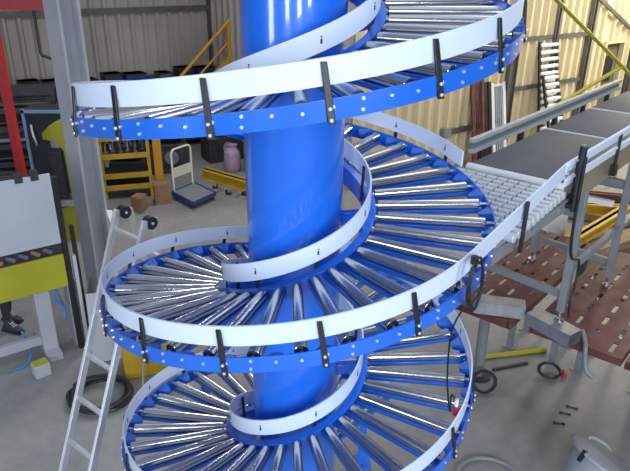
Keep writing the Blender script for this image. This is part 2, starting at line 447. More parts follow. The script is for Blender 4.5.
# sensor post with green top and its cable
mb = MB(); mb.cyl(W(1.57, 1.20, 2.82), W(1.57, 1.20, 3.20), 0.016, seg=12)
sec(mb, 1.555, 1.585, 1.13, 1.20, 2.84, 2.87)
sp = mb.build('sensor_post', [M['black']], bc); sp['label'] = 'slim black sensor post with a green cap'
mb = MB(); mb.cyl(W(1.57, 1.20, 3.20), W(1.57, 1.20, 3.29), 0.026, seg=14); mb.cyl(W(1.57, 1.20, 3.29), W(1.57, 1.20, 3.30), 0.018, seg=12, mi=1)
mb.build('sensor_head', [M['black'], mat('green_cap', (0.05, 0.35, 0.2), 0.4)], sp)
def smooth_path(pts, sub=6):
    P = [Vector(p) for p in pts]; out = []
    for i in range(len(P) - 1):
        p0, p1, p2, p3 = P[max(i-1, 0)], P[i], P[i+1], P[min(i+2, len(P)-1)]
        for k in range(sub):
            t = k / sub
            out.append(0.5*((2*p1) + (-p0+p2)*t + (2*p0-5*p1+4*p2-p3)*t*t + (-p0+3*p1-3*p2+p3)*t**3))
    out.append(P[-1]); return out
mb = MB(); mb.tube(smooth_path([W(1.57, 1.225, 3.22), W(1.58, 1.225, 2.9), W(1.62, 1.22, 2.6), W(1.85, 1.18, 2.35), W(2.26, 1.13, 2.15), W(2.28, 1.13, 1.9), W(2.24, 1.13, 1.75), W(2.28, 1.13, 1.6)]), 0.011)
mb.build('cable', [M['black']], sp)

# ------------------------------------------------------------------ red perforated decks, spacers, stand below
def deck(name, label, cat, s0, s1, n0, n1, ztop, rot=0.0, rows=4, group=None, legs=True, slot=(0.17, 0.038), colz=M['redox']):
    c = W((s0+s1)/2, (n0+n1)/2, 0)
    t = thing(name, label, cat, (c.x, c.y, 0), group)
    L, Wd = s1 - s0, n1 - n0
    mb = MB()
    # sheet built from strips between slot openings
    cols = max(2, int(L / 0.26)); px = L / cols; py = Wd / rows
    def P(a, b, z): return W(s0 + a, n0 + b, z)
    def cell(a0, a1, b0, b1):
        mb.hull8([P(a0,b0,ztop-0.012), P(a0,b1,ztop-0.012), P(a1,b1,ztop-0.012), P(a1,b0,ztop-0.012), P(a0,b0,ztop), P(a0,b1,ztop), P(a1,b1,ztop), P(a1,b0,ztop)])
    for j in range(rows):
        b0 = j*py; hb = (py - slot[1])/2
        cell(0, L, b0, b0 + hb); cell(0, L, b0 + py - hb, b0 + py)
        off = px*0.5 if j % 2 else 0
        x = 0
        for i in range(cols + 1):
            o0 = i*px + off - px*0.5 + (px - slot[0])/2; o1 = o0 + slot[0]
            o0, o1 = max(0, o0), min(L, o1)
            if o1 <= o0: continue
            if o0 > x: cell(x, o0, b0 + hb, b0 + py - hb)
            x = o1
        if x < L: cell(x, L, b0 + hb, b0 + py - hb)
    mb.build('deck_plate', [colz], t)
    mb = MB()
    for b in (0.0, Wd):
        mb.hull8([P(0,b-0.02,ztop-0.07), P(0,b+0.02,ztop-0.07), P(L,b+0.02,ztop-0.07), P(L,b-0.02,ztop-0.07), P(0,b-0.02,ztop+0.004), P(0,b+0.02,ztop+0.004), P(L,b+0.02,ztop+0.004), P(L,b-0.02,ztop+0.004)])
    for a in (0.02, L*0.5, L - 0.02):
        mb.hull8([P(a-0.02,0,ztop-0.07), P(a+0.02,0,ztop-0.07), P(a+0.02,Wd,ztop-0.07), P(a-0.02,Wd,ztop-0.07), P(a-0.02,0,ztop-0.013), P(a+0.02,0,ztop-0.013), P(a+0.02,Wd,ztop-0.013), P(a-0.02,Wd,ztop-0.013)])
    mb.build('deck_frame', [colz], t)
    if legs:
        for a in (1.75, L - 0.06):
            for b in (0.05, Wd - 0.05):
                mb = MB(); p = P(a, b, 0)
                mb.box((p.x, p.y, (ztop - 0.07)/2), (0.07, 0.07, ztop - 0.07), BAZ); mb.box((p.x, p.y, 0.006), (0.15, 0.15, 0.012), BAZ)
                mb.build('leg', [M['greypaint']], t)
    return t
dk = 'red slotted decks under the belt'
deck('slotted_deck', 'dark red slotted steel deck under the belt, on the spiral side', 'deck', 2.18, 4.5, 0.02, 0.66, 1.40, group=dk)
dk2 = deck('slotted_deck', 'dark red slotted steel deck carrying the outer belt legs', 'deck', 2.26, 4.5, 0.84, 1.60, 1.40, group=dk)
mb = MB(); mb.tube(smooth_path([(2.56, 0.98, 1.425), (2.52, 0.84, 1.425), (2.49, 0.75, 1.40), (2.495, 0.73, 1.30), (2.52, 0.70, 1.19), (2.57, 0.66, 1.16)]), 0.02)
mb.build('locking_lever', [M['greypaint']], dk2)
deck('slotted_deck', 'dark red slotted steel deck outermost from the spiral', 'deck', 2.30, 4.3, 1.66, 2.4, 1.37, group=dk)
def beam_between(name, p0, p1, w, h, m, label, cat, group=None, hollow=True):
    p0, p1 = Vector(p0), Vector(p1); d = (p1 - p0).normalized(); r = d.cross(Vector((0, 0, 1))).normalized()
    u = r.cross(d).normalized()
    mb = MB(); t = 0.008
    c = (p0 + p1)/2
    for sgn in (-1, 1):
        mb.bar(p0 + u*sgn*(h-t)/2, p1 + u*sgn*(h-t)/2, w, t)
        mb.bar(p0 + r*sgn*(w-t)/2, p1 + r*sgn*(w-t)/2, t, h - 2*t)
    t_ = MB(); mb_o = mb
    bmesh.ops.translate(mb.bm, verts=mb.bm.verts, vec=-c)
    o = mb.build(name, [m]); o.location = c
    return tag(o, label, cat, group)
beam_between('box_section', (1.70, 1.405, 1.468), (2.135, 1.275, 1.468), 0.17, 0.12, M['steel'], 'short grey box section under the belt foot nearest the spiral', 'steel tube', 'box sections under the belt feet')
beam_between('box_section', (2.165, 1.17, 1.468), (2.40, 0.79, 1.468), 0.17, 0.12, M['steel'], 'short grey box section under the outer front belt foot', 'steel tube', 'box sections under the belt feet')
# grey stand by the floor cable coil
st = thing('pipe_stand', 'grey tubular stand standing on the floor right of the lowest turn', 'stand', (2.14, 2.26, 0))
mb = MB(); mb.cyl((2.14, 2.26, 0.0), (2.10, 2.18, 1.0), 0.06, seg=18); mb.build('post', [M['greypaint']], st)
mb = MB(); mb.cyl((2.14, 2.26, 0.0), (2.14, 2.26, 0.02), 0.15, seg=20); mb.build('base', [M['dark']], st)
def coil(name, label, c, r, turns, wire, m, tilt=0.0, jitter=0.02, cat='cable', tail=None):
    pts = []; n = int(turns*20); rg = random.Random(hash(label) % 1000 if False else len(label))
    ph = rg.random()*6
    for i in range(n + 1):
        a = 2*PI*i/20 + ph; rr = r*(1 + 0.16*math.sin(i*0.31 + ph) ) + rg.uniform(-1, 1)*r*0.03
        pts.append(Vector((rr*math.cos(a) + 0.10*r*math.sin(i*0.11), rr*math.sin(a)*0.9, wire + (i/n)*wire*3.0 + abs(math.sin(i*0.2))*wire)))
    mt = Matrix.Rotation(tilt, 3, 'X'); pts = [mt @ p for p in pts]
    if tilt:
        mz = min(p.z for p in pts); pts = [p - Vector((0, 0, mz - wire)) for p in pts]
    if tail: pts = [Vector(p) for p in tail] + pts
    mb = MB(); mb.tube(smooth_path(pts, 2), wire, 8)
    o = mb.build(name, [m]); o.location = c
    return tag(o, label, cat)
coil('cable_coil', 'black cable coil leaning beside the grey tubular stand', (2.12, 2.0, 0), 0.13, 4, 0.013, M['black'], cat='cable', tilt=1.05)
coil('hose_coil', 'large black hose coil on the floor behind the stepladder', (-2.12, 1.86, 0), 0.31, 4.5, 0.022, M['black'])
coil('cable_tangle', 'small black cable tangle with red end on the floor under the deck edge', (2.97, 2.24, 0), 0.12, 2, 0.012, M['black'], tilt=0.35)
mb = MB(); mb.cyl((3.17, 2.28, 0.027), (3.13, 2.17, 0.027), 0.026, seg=12); tag(mb.build('red_plug', [M['redplug']]), 'red plug lying at the black cable tangle on the floor', 'plug')
mb = MB(); mb.cyl((2.30, 2.58, 0.03), (3.12, 2.72, 0.03), 0.03, seg=12)
tag(mb.build('yellow_pipe', [M['lime']]), 'thin yellow pipe on the floor beneath the slotted deck', 'pipe')
mb = MB(); mb.bar((2.34, 2.34, 0.012), (2.80, 2.47, 0.012), 0.035, 0.024)
tag(mb.build('steel_bar', [M['dark']]), 'thin dark steel bar on the floor behind the cable tangle', 'steel bar')
for p, a, lb in (((3.008, 1.658, 0), 0.5, 'dark wrench on the floor, farthest of the three tools'), ((2.892, 1.563, 0), 0.35, 'dark wrench on the floor, middle of the three tools'), ((2.765, 1.409, 0), 0.2, 'dark wrench on the floor, nearest of the three tools')):
    mb = MB(); mb.bar((-0.07, 0, 0.012), (0.06, 0, 0.012), 0.02, 0.018); mb.cyl((-0.075, 0, 0.0), (-0.075, 0, 0.024), 0.026, seg=6); mb.box((0.075, 0.015, 0.012), (0.04, 0.012, 0.02)); mb.box((0.075, -0.015, 0.012), (0.04, 0.012, 0.02))
    o = mb.build('wrench', [M['dark']]); o.location = p; o.rotation_euler = (0, 0, -a); o.scale = (0.62, 0.62, 0.62); tag(o, lb, 'wrench', 'tools on the floor')

# cable looped over the guard bracket on the middle turn
cb = thing('control_cable', 'black control cable looped over a guard bracket of the middle turn', 'cable', pol(-404.7, 1.25, hz(-404.7)))
zc = hz(-404.7); c0 = pol(-404.7, 1.262, 0); tg = Vector((-c0.y, c0.x, 0)).normalized(); od = Vector((c0.x, c0.y, 0)).normalized()
def cp(a, o, z): return c0 + tg*a + od*o + Vector((0, 0, z))
pts = []
for k in range(46):
    a = 2*PI*k/15
    r = 0.10 + 0.022*math.sin(k*1.3); pts.append(cp(0.055*math.sin(a) + 0.02*math.sin(k*0.4), 0.012 + 0.004*k/10, zc - 0.115 + (0.135 + 0.02*math.sin(k*0.7))*math.cos(a)))
mb = MB(); mb.tube(smooth_path(pts, 3), 0.006, 8); mb.build('loop', [M['black']], cb)
q = [cp(0.0, 0.03, zc - 0.24), (1.0, -0.50, 2.55), (1.0, -0.30, 2.25), (0.93, -0.55, 2.10), (0.90, -0.78, 2.02), pol(-752.5, 1.13, hz(-752.5) + 0.075), pol(-752.5, 1.165, hz(-752.5) + 0.03)]
mb = MB(); mb.tube(smooth_path(q, 8), 0.006, 8); mb.build('lead', [M['black']], cb)
mb = MB(); p = pol(-753, 1.17, hz(-753) - 0.02); mb.cyl(p + Vector((0, 0, -0.03)), p + Vector((0, 0, 0.035)), 0.017, seg=12); mb.cyl(p + Vector((0, 0, 0.035)), p + Vector((0, 0, 0.085)), 0.012, seg=12, mi=1)
mb.build('plug', [M['redplug'], M['white']], cb)
mb = MB(); p = cp(0, 0.0, zc); mb.cyl(p + Vector((0, 0, -0.01)), p + Vector((0, 0, 0.03)), 0.02, seg=12); mb.build('hook', [M['black']], cb)

# ------------------------------------------------------------------ stepladder
lad = thing('stepladder', 'aluminium stepladder standing left of the spiral', 'stepladder', (-1.87, -0.3, 0))
def fa(k): return Vector((-1.672 + 0.065*k, 0.581 + 0.157*k, 1.5 + 0.3*k))
def fb(k): return Vector((-1.404 + 0.068*k, 0.351 + 0.152*k, 1.5 + 0.3*k))
KT = 3.45
ax = (fb(0) - fa(0)).normalized()
for f in (fa, fb):
    mb = MB(); mb.bar(f(-5), f(KT), 0.026, 0.070, 0, up=Vector((-0.35, -0.85, 0)))
    mb.build('front_rail', [M['alu']], lad, bevel=0.003)
for k in range(-4, 4):
    mb = MB(); mb.bar(fa(k), fb(k), 0.036, 0.026); mb.build('rung', [M['alu']], lad, bevel=0.004)
back = Vector((0.20, 0.62, 0))
def ra(z): return fa(KT) + Vector((0.05, 0.10, 0)) + ax*0.02 + (back*1.05)*(1 - z/2.535) - Vector((0, 0, 2.535 - z))
def rb_(z): return fb(KT) + Vector((0.05, 0.10, 0)) - ax*0.02 + (back*1.05)*(1 - z/2.535) - Vector((0, 0, 2.535 - z))
for f in (ra, rb_):
    mb = MB(); mb.bar(f(0.0), f(2.50), 0.026, 0.060, 0, up=Vector((-0.35, -0.85, 0)))
    mb.build('rear_rail', [M['alu']], lad, bevel=0.003)
for z in (0.3, 0.9, 1.5, 2.1):
    mb = MB(); mb.bar(ra(z), rb_(z), 0.03, 0.025); mb.build('rear_rung', [M['alu']], lad)
for f, g in ((fa, ra), (fb, rb_)):
    mb = MB(); p = (f(KT) + g(2.5))/2 + Vector((0, 0, -0.02)); mb.cyl(p - ax*0.035, p + ax*0.035, 0.052, seg=20); mb.cyl(p - ax*0.042, p + ax*0.042, 0.012, seg=10, mi=1)
    mb.build('hinge', [M['black'], M['bolt']], lad)
mb = MB(); p = fa(KT - 0.25) - ax*0.02; mb.bar(p + Vector((-0.005, 0, -0.05)), p + Vector((-0.03, 0, 0.08)), 0.055, 0.006, up=Vector((-0.35, -0.85, 0)))
mb.build('tag', [M['white']], lad)

# ------------------------------------------------------------------ steel post (building column) at left
mb = MB()
pc = Vector((-2.70, 4.10, 0)); a = R_(34.3); e1 = Vector((math.cos(a), math.sin(a), 0)); e2 = Vector((-math.sin(a), math.cos(a), 0))
def hbeam(mb, c, w, d, z0, z1, rz, mi=0, tw=0.02):
    c = Vector(c); x = Vector((math.cos(rz), math.sin(rz), 0)); y = Vector((-math.sin(rz), math.cos(rz), 0))
    for s_ in (-1, 1):
        p = c + x*s_*(w/2 - tw/2); mb.box((p.x, p.y, (z0+z1)/2), (tw, d, z1 - z0), rz, mi)
    mb.box((c.x, c.y, (z0+z1)/2), (w - 2*tw, tw, z1 - z0), rz, mi)
hbeam(mb, pc, 0.29, 0.30, 0.0, 7.0, R_(-130.7), tw=0.035)
post = mb.build('pillar_left', [M['postpaint']]); post['kind'] = 'structure'
mb = MB(); mb.box((pc.x, pc.y, 0.015), (0.62, 0.56, 0.03), R_(-130.7))
for s_ in (-1, 1):
    x = Vector((math.cos(R_(-130.7)), math.sin(R_(-130.7)), 0)); y = Vector((-x.y, x.x, 0))
    mb.prism([(0.17*s_, 0.03), (0.30*s_, 0.03), (0.17*s_, 0.42)], (pc.x - y.x*0.01, pc.y - y.y*0.01, 0), x, (0, 0, 1), y, 0.02)
    for yy in (-0.22, 0.22):
        p = pc + x*s_*0.25 + y*yy; mb.cyl((p.x, p.y, 0.03), (p.x, p.y, 0.06), 0.022, seg=6)
o = mb.build('pillar_base', [M['greypaint']], post); 

# ------------------------------------------------------------------ room shell
mb = MB(); mb.box((0, 6, -0.05), (60, 50, 0.1))
fl = mb.build('floor', [M['floor']]); fl['kind'] = 'structure'
WD = Vector((math.cos(R_(34.3)), math.sin(R_(34.3)), 0)); WN = Vector((-WD.y, WD.x, 0))
def clad(name, p0, d, L, H, m, pitch=0.32, depth=0.085, z0=0.0, flip=1):
    p0 = Vector(p0); d = Vector(d).normalized(); n = Vector((-d.y, d.x, 0))*flip
    mb = MB(); fr = []
    x = 0; prof = []
    while x < L:
        for a, b in ((0, 0), (0.56, 0), (0.68, 1), (0.88, 1)):
            xx = x + a*pitch
            if xx <= L: prof.append((xx, -b*depth))
        x += pitch
    prof.append((L, 0))
    outline = prof + [(L, 0.05), (0, 0.05)]
    vs0 = [mb.bm.verts.new(p0 + d*a + n*b + Vector((0, 0, z0))) for a, b in outline]
    vs1 = [mb.bm.verts.new(p0 + d*a + n*b + Vector((0, 0, H))) for a, b in outline]
    k = len(outline)
    for i in range(k): mb.bm.faces.new((vs0[i], vs0[(i+1) % k], vs1[(i+1) % k], vs1[i]))
    mb.bm.faces.new(vs1); mb.bm.faces.new(vs0[::-1])
    o = mb.build(name, [m]); o['kind'] = 'structure'; return o
RW0 = Vector((5.6, 11.7, 0))
def rw(l, off=0.0, z=0.0): return RW0 + WD*l - WN*off + Vector((0, 0, z))     # l along the right wall, off towards the camera
clad('wall_right', rw(-5.4), WD, 8.85, 7.5, M['creamwall'])
clad('wall_right_lintel', rw(3.45), WD, 0.98, 7.5, M['creamwall'], z0=2.45)
clad('wall_right_end', rw(4.43), WD, 0.62, 7.5, M['creamwall'])
clad('wall_far_right', rw(5.05), Vector((WN.x*-1, WN.y*-1, 0)), 7.0, 7.5, M['creamwall'], flip=1)
clad('wall_return', rw(-5.4), WN, 5.95, 7.5, M['greywall'], flip=-1)
LW0 = Vector((-4.5, 12.0, 0))
def lw(l, off=0.0, z=0.0): return LW0 + WD*l - WN*off + Vector((0, 0, z))
clad('wall_left', lw(-14), WD, 17.0, 7.5, M['greywall'])
# door opening at the right end
mb = MB()
for l in (3.47, 4.41): 
    p = rw(l, 0.02); mb.box((p.x, p.y, 1.225), (0.07, 0.14, 2.45), R_(34.3))
p = rw(3.94, 0.02); mb.box((p.x, p.y, 2.48), (1.02, 0.14, 0.07), R_(34.3))
o = mb.build('door_1', [M['creamwall']]); o['kind'] = 'structure'
mb = MB(); p = rw(3.94, -0.10); mb.box((p.x, p.y, 1.22), (0.9, 0.05, 2.44), R_(34.3)); mb.box((p.x + WN.x*-0.04, p.y + WN.y*-0.04, 1.75), (0.5, 0.03, 0.7), R_(34.3), 1)
mb.build('door_leaf', [mat('brown_door', (0.22, 0.17, 0.10), 0.6, 0, ((0.18, 0.14, 0.085), 4, 4)), M['darkglass']], o)
# posts and girts on the cladding
def wpost(l, w, z1=7.4, fn=rw, off=0.17, num=1):
    mb = MB(); p = fn(l, off*0.5); hbeam(mb, (p.x, p.y, 0), w, 0.12, 0.0, z1, R_(34.3), tw=0.025)
    o = mb.build('pillar_%s' % num, [M['girt']]); o['kind'] = 'structure'
wpost(-0.60, 0.28, off=0.26, num=1); wpost(0.98, 0.13, num=2); wpost(2.52, 0.15, num=3); wpost(4.86, 0.2, num=4)
def girt(fn, l0, l1, z, num, m=None, h=0.10):
    mb = MB(); mb.bar(fn(l0, 0.08, z), fn(l1, 0.08, z), 0.06, h)
    o = mb.build('trim_%d' % num, [m or M['girt']]); o['kind'] = 'structure'
girt(rw, -0.4, 2.5, 2.78, 1); girt(rw, -0.4, 2.5, 1.62, 2); girt(rw, -2.6, -0.55, 0.87, 3, h=0.13)
girt(rw, -5.3, -0.5, 2.78, 4)
mb = MB(); p = rw(-2.66, 0.10, 0.87); mb.box(p, (0.20, 0.14, 0.22), R_(34.3)); o = mb.build('trim_5', [M['greypaint']]); o['kind'] = 'structure'
girt(lw, -14, 2.95, 3.30, 6, h=0.13); girt(lw, -14, 2.95, 5.2, 7, h=0.13)
mb = MB(); mb.bar(rw(2.6, 0.12, 3.65), rw(4.6, 0.12, 2.75), 0.06, 0.09); o = mb.build('trim_8', [M['girt']]); o['kind'] = 'structure'
wpost(3.15, 0.20, fn=lw, off=0.14, num=5); wpost(2.75, 0.12, fn=lw, off=0.12, num=6)

# ------------------------------------------------------------------ things at the right wall
def roller_frame(label, l, wd, h, lean, z0, nb, m_side, m_bar, name='conveyor_frame', cat='conveyor section', group='frames leaning on the right wall', vert=False, tp=0.10):
    t = thing(name, label, cat, rw(l, lean, 0), group)
    for s_ in (0, wd):
        mb = MB(); mb.bar(rw(l + s_, lean, z0), rw(l + s_, tp, h), 0.05, 0.09, up=WD); mb.build('side_rail', [m_side], t)
    if not vert:
        for i in range(nb):
            f = (i + 0.5)/nb; a = rw(l, lean + (tp - lean)*f, z0 + (h - z0)*f); b = rw(l + wd, lean + (tp - lean)*f, z0 + (h - z0)*f)
            mb = MB(); mb.cyl(a, b, 0.05, seg=10); mb.build('cross_bar', [m_bar], t)
    else:
        for i in range(nb):
            f = (i + 1)/(nb + 1); mb = MB(); mb.cyl(rw(l + wd*f, lean, z0 + 0.05), rw(l + wd*f, 0.10, h - 0.05), 0.016, seg=8); mb.build('mesh_bar', [m_bar], t)
        for zz, f in ((z0 + 0.04, 0.0), (h - 0.06, 1.0)):
            mb = MB(); o_ = lean + (0.10 - lean)*f; mb.bar(rw(l, o_, zz), rw(l + wd, o_, zz), 0.04, 0.05); mb.build('end_rail', [m_side], t)
    return t
roller_frame('tall black conveyor frame with white bars leaning on the cream wall', 0.40, 0.70, 2.68, 0.55, 0.0, 16, M['black'], M['white'])
roller_frame('shorter black conveyor frame with white bars leaning in front of the tall one', 0.26, 0.55, 1.95, 1.05, 0.0, 12, M['black'], M['white'], tp=0.42)
roller_frame('red barred frame leaning on the cream wall behind the belt', -1.95, 0.34, 1.98, 0.45, 0.0, 4, M['redox'], M['redox'], 'barred_frame', 'frame', vert=True)
roller_frame('black barred frame between the red and the white frame', -1.50, 0.14, 1.90, 0.45, 0.0, 2, M['black'], M['black'], 'barred_frame', 'frame', vert=True)
roller_frame('white barred frame leaning on the cream wall beside the grey post', -1.24, 0.42, 1.85, 0.45, 0.0, 5, M['white'], M['whitepanel'], 'barred_frame', 'frame', vert=True)
# yellow tubular stair rail in front of the door
yr = thing('stair_rail', 'yellow tubular stair rail crossing in front of the doorway', 'railing', (6.6, 8.75, 0))
mb = MB(); mb.cyl((4.10, 7.05, 4.04), (7.0, 9.02, 2.26), 0.035, seg=14); mb.build('upper_rail', [M['lime']], yr)
mb = MB(); mb.cyl((6.52, 8.70, 2.60), (4.2, 7.12, 1.86), 0.035, seg=14); mb.build('lower_rail', [M['lime']], yr)
for a, b in (((7.0, 9.02, 0), (7.0, 9.02, 2.26)), ((4.3, 7.18, 0), (4.3, 7.18, 1.9))):
    mb = MB(); mb.cyl(a, b, 0.035, seg=14); mb.build('post', [M['lime']], yr)
mb = MB(); p = rw(4.50, 0.9); mb.box((p.x, p.y, 0.65), (0.7, 0.5, 1.3), R_(34.3))
tag(mb.build('cardboard_box', [mat('tan_card', (0.40, 0.29, 0.17), 0.8, 0, ((0.35, 0.25, 0.14), 5, 4))], bevel=0.01), 'tall brown carton standing beside the doorway', 'box')

# pile of beams, timber and boxes on the floor beyond the decks
def plain_beam(name, p0, p1, w, h, m, label, cat, group):
    p0, p1 = Vector(p0), Vector(p1); c = (p0 + p1)/2
    mb = MB(); d = (p1 - p0).normalized(); r = d.cross(Vector((0, 0, 1))).normalized(); u = r.cross(d)
    mb.bar(p0 - c, p1 - c, w*0.35, h)
    for s_ in (-1, 1): mb.bar(p0 - c + u*s_*(h/2 - 0.012), p1 - c + u*s_*(h/2 - 0.012), w, 0.024)
    o = mb.build(name, [m]); o.location = c; return tag(o, label, cat, group)
g = 'steel beams stacked beyond the decks'
plain_beam('steel_beam', (4.35, 5.00, 0.46), (5.80, 6.30, 0.46), 0.16, 0.16, M['yellow'], 'bright yellow steel beam lying across timber under the belt', 'steel beam', g)
plain_beam('steel_beam', (5.10, 6.75, 0.36), (6.60, 6.45, 0.36), 0.15, 0.18, M['yellow'], 'yellow steel beam lying behind the bright yellow one', 'steel beam', g)
plain_beam('steel_beam', (5.3, 7.60, 0.30), (7.1, 7.05, 0.30), 0.15, 0.2, M['redox'], 'dark red steel beam lying behind the yellow beams', 'steel beam', g)
plain_beam('steel_beam', (3.9, 6.9, 0.26), (5.2, 7.9, 0.26), 0.15, 0.2, M['yellow'], 'yellow steel beam farthest back beside the white carton', 'steel beam', g)
g = 'timbers on the floor beyond the decks'
for i, (a, b, z) in enumerate((((4.2, 5.35), (5.5, 5.0), 0.07), ((4.7, 6.1), (6.0, 5.5), 0.07), ((4.7, 5.2), (5.9, 5.85), 0.21), ((5.0, 7.3), (6.6, 6.6), 0.09))):
    mb = MB(); c = Vector(((a[0]+b[0])/2, (a[1]+b[1])/2, z)); mb.bar(Vector((*a, z)) - c, Vector((*b, z)) - c, 0.34, 0.14)
    o = mb.build('timber', [M['wood']], bevel=0.008); o.location = c
    tag(o, ('rough timber baulk on the floor nearest the decks', 'rough timber baulk on the floor under the crossing timber', 'rough timber baulk lying across two others under the yellow beam', 'rough timber baulk under the farther yellow beam')[i], 'timber', g)
mb = MB(); mb.box((0, 0, 0.25), (0.5, 0.4, 0.5)); mb.box((0, 0, 0.505), (0.52, 0.42, 0.02)); o = mb.build('carton', [M['white']], bevel=0.008); o.location = (4.5, 6.35, 0); o.rotation_euler = (0, 0, 0.5)
tag(o, 'white carton on the floor seen between the belt legs', 'box')
for i, (x, y, w, d, h, m, nm, lb) in enumerate(((2.6, 8.3, 1.0, 0.8, 0.45, M['wood'], 'crate', 'wooden crate standing by the cream wall behind the spiral'), (1.9, 7.4, 0.5, 0.45, 0.5, M['redox'], 'toolbox', 'dark red toolbox on the floor behind the spiral'), (3.3, 7.6, 0.6, 0.5, 0.4, M['orange'], 'crate', 'amber crate on the floor behind the merge rollers'))):
    mb = MB(); mb.box((0, 0, h/2), (w, d, h)); mb.box((0, 0, h - 0.03), (w + 0.04, d + 0.04, 0.05)); mb.box((0, 0, 0.05), (w + 0.03, d + 0.03, 0.05))
    o = mb.build(nm, [m], bevel=0.006); o.location = (x, y, 0); o.rotation_euler = (0, 0, 0.4); tag(o, lb, 'box')

# grey bin at the bottom corner
bn = thing('grey_tub', 'grey plastic tub with a round lid tilted at the lower corner of the floor', 'tub', (2.76, 0.36, 0))
ln = Vector((0.46, 0.16, 0.80)).normalized(); lc = Vector((2.74, 0.40, 0.46)); bx = Vector((1, 0, -ln.x/ln.z)).normalized()
b0 = lc - ln*0.36
low = min((b0 + bx*0.27*math.cos(a_*0.1) + ln.cross(bx)*0.27*math.sin(a_*0.1)).z for a_ in range(63))
lift = Vector((0, 0, -low)); lc = lc + lift; b0 = b0 + lift
mb = MB(); mb.rings([(b0, 0.26), (b0 + ln*0.02, 0.27), (lc - ln*0.02, 0.32)], 36); mb.build('tub', [M['bin']], bn)
mb = MB(); mb.rings([(lc - ln*0.022, 0.34), (lc - ln*0.016, 0.365), (lc + ln*0.004, 0.365), (lc + ln*0.014, 0.35), (lc + ln*0.006, 0.335), (lc + ln*0.005, 0.02)], 44); mb.build('lid', [M['bin']], bn)
side = ln.cross(bx); p = lc - bx*0.345 - side*0.07
mb = MB(); mb.bar(p - ln*0.09, p + ln*0.02, 0.028, 0.03); mb.build('clip', [M['black']], bn)
mb = MB(); mb.tube(smooth_path([lc + side*0.33 - bx*0.02, lc + side*0.38 + bx*0.06 + ln*0.02, lc + side*0.36 + bx*0.20 + ln*0.02, lc + side*0.28 + bx*0.22]), 0.016); mb.build('handle', [M['alu']], bn)
mb = MB(); mb.cyl((3.02, -0.16, 0.0), (3.24, 0.62, 1.0), 0.012, seg=10)
o = mb.build('rod', [M['black']]); tag(o, 'thin black rod leaning beside the grey tub', 'rod')
pts = [(1.80 + 0.30*math.cos(a), 0.62 + 0.30*math.sin(a), 0.022) for a in [R_(k*12 - 30) for k in range(27)]]
mb = MB(); mb.tube(pts, 0.02, 8); tag(mb.build('hose', [M['greypaint']]), 'grey hose curved on the floor under the right side of the spiral', 'hose')

# ------------------------------------------------------------------ left: panelled machine
a = R_(34.3)
e1 = Vector((math.cos(a), math.sin(a), 0)); e2 = Vector((-math.sin(a), math.cos(a), 0))
MO = Vector((-2.66, 2.865, 0))
def mp(x, y, z): return MO + e1*x + e2*y + Vector((0, 0, z))
ms = thing('panel_machine', 'machine stand with a white upper panel and a yellow lower panel', 'machine', MO)
def mbox(mb, x0, x1, y0, y1, z0, z1, mi=0):
    mb.hull8([mp(x0,y0,z0), mp(x1,y0,z0), mp(x1,y1,z0), mp(x0,y1,z0), mp(x0,y0,z1), mp(x1,y0,z1), mp(x1,y1,z1), mp(x0,y1,z1)], mi)
mb = MB(); mbox(mb, -1.75, 0.0, 0.0, 0.03, 1.44, 2.27); mb.build('white_panel', [M['whitepanel']], ms, bevel=0.006)
mb = MB(); mbox(mb, -1.75, 0.0, 0.0, 0.04, 0.89, 1.30); mb.build('yellow_panel', [M['lime']], ms, bevel=0.006)
for x in (0.035, ):
    mb = MB(); mbox(mb, x - 0.03, x + 0.03, 0.0, 0.07, 0.0, 2.22); mb.build('frame_post', [M['black']], ms)
mb = MB(); mbox(mb, 0.09, 0.13, 0.0, 0.05, 0.0, 1.25); mbox(mb, 0.13, 0.17, 0.04, 0.10, 0.0, 1.6, 1); mb.build('frame_post', [M['whitepanel'], M['black']], ms)
mb = MB(); mbox(mb, -1.75, 0.0, 0.05, 0.11, 1.28, 1.46); mb.build('cross_rail', [M['dark']], ms)
for k in range(7):  # bluish and brown bundles added to fill the gap between panels
    mb = MB(); mb.cyl(mp(-0.12 - 0.13*k, 0.03, 1.345), mp(-0.20 - 0.13*k, 0.02, 1.40), 0.028, 0.02, seg=10); mb.build('gap_bundle', [(M['jacket'], M['card'], M['jacket'])[k % 3]], ms)
for x in (-0.16, -0.32):
    mb = MB(); mbox(mb, x - 0.04, x + 0.04, -0.012, 0.05, 2.22, 2.33); mb.build('clip', [M['dark']], ms, bevel=0.004)
for x in (-0.30, -1.25):
    mb = MB(); mbox(mb, x - 0.085, x + 0.085, 0.06, 0.24, 0.06, 0.95); mbox(mb, x - 0.085, x + 0.085, -0.10, 0.60, 0.0, 0.09)
    mb.build('leg', [M['postpaint']], ms, bevel=0.006)
mb = MB(); mbox(mb, -1.17, -0.385, 0.10, 0.18, 0.16, 0.27); mb.build('foot_rail', [M['postpaint']], ms, bevel=0.004)
mb = MB(); mbox(mb, 0.0, 0.10, 0.10, 0.30, 0.0, 0.9); mb.build('side_sheet', [M['postpaint']], ms)
mb = MB(); mb.tube(smooth_path([mp(-0.12, 0.10, 0.95), mp(-0.17, 0.06, 0.75), mp(-0.08, 0.08, 0.60), mp(-0.10, 0.05, 0.45)]), 0.016); mb.tube(smooth_path([mp(-0.14, 0.11, 0.95), mp(-0.10, 0.09, 0.7), mp(-0.06, 0.10, 0.55)]), 0.012)
mb.build('hose', [M['bluehose']], ms)
mb = MB(); mb.tube(smooth_path([mp(-0.55, 0.30, 0.30), mp(-0.52, 0.15, 0.10), mp(-0.62, 0.0, 0.02), mp(-0.80, -0.02, 0.02)]), 0.014)
tag(mb.build('air_hose', [M['bluehose']]), 'blue air hose lying between the feet of the panelled machine', 'hose')
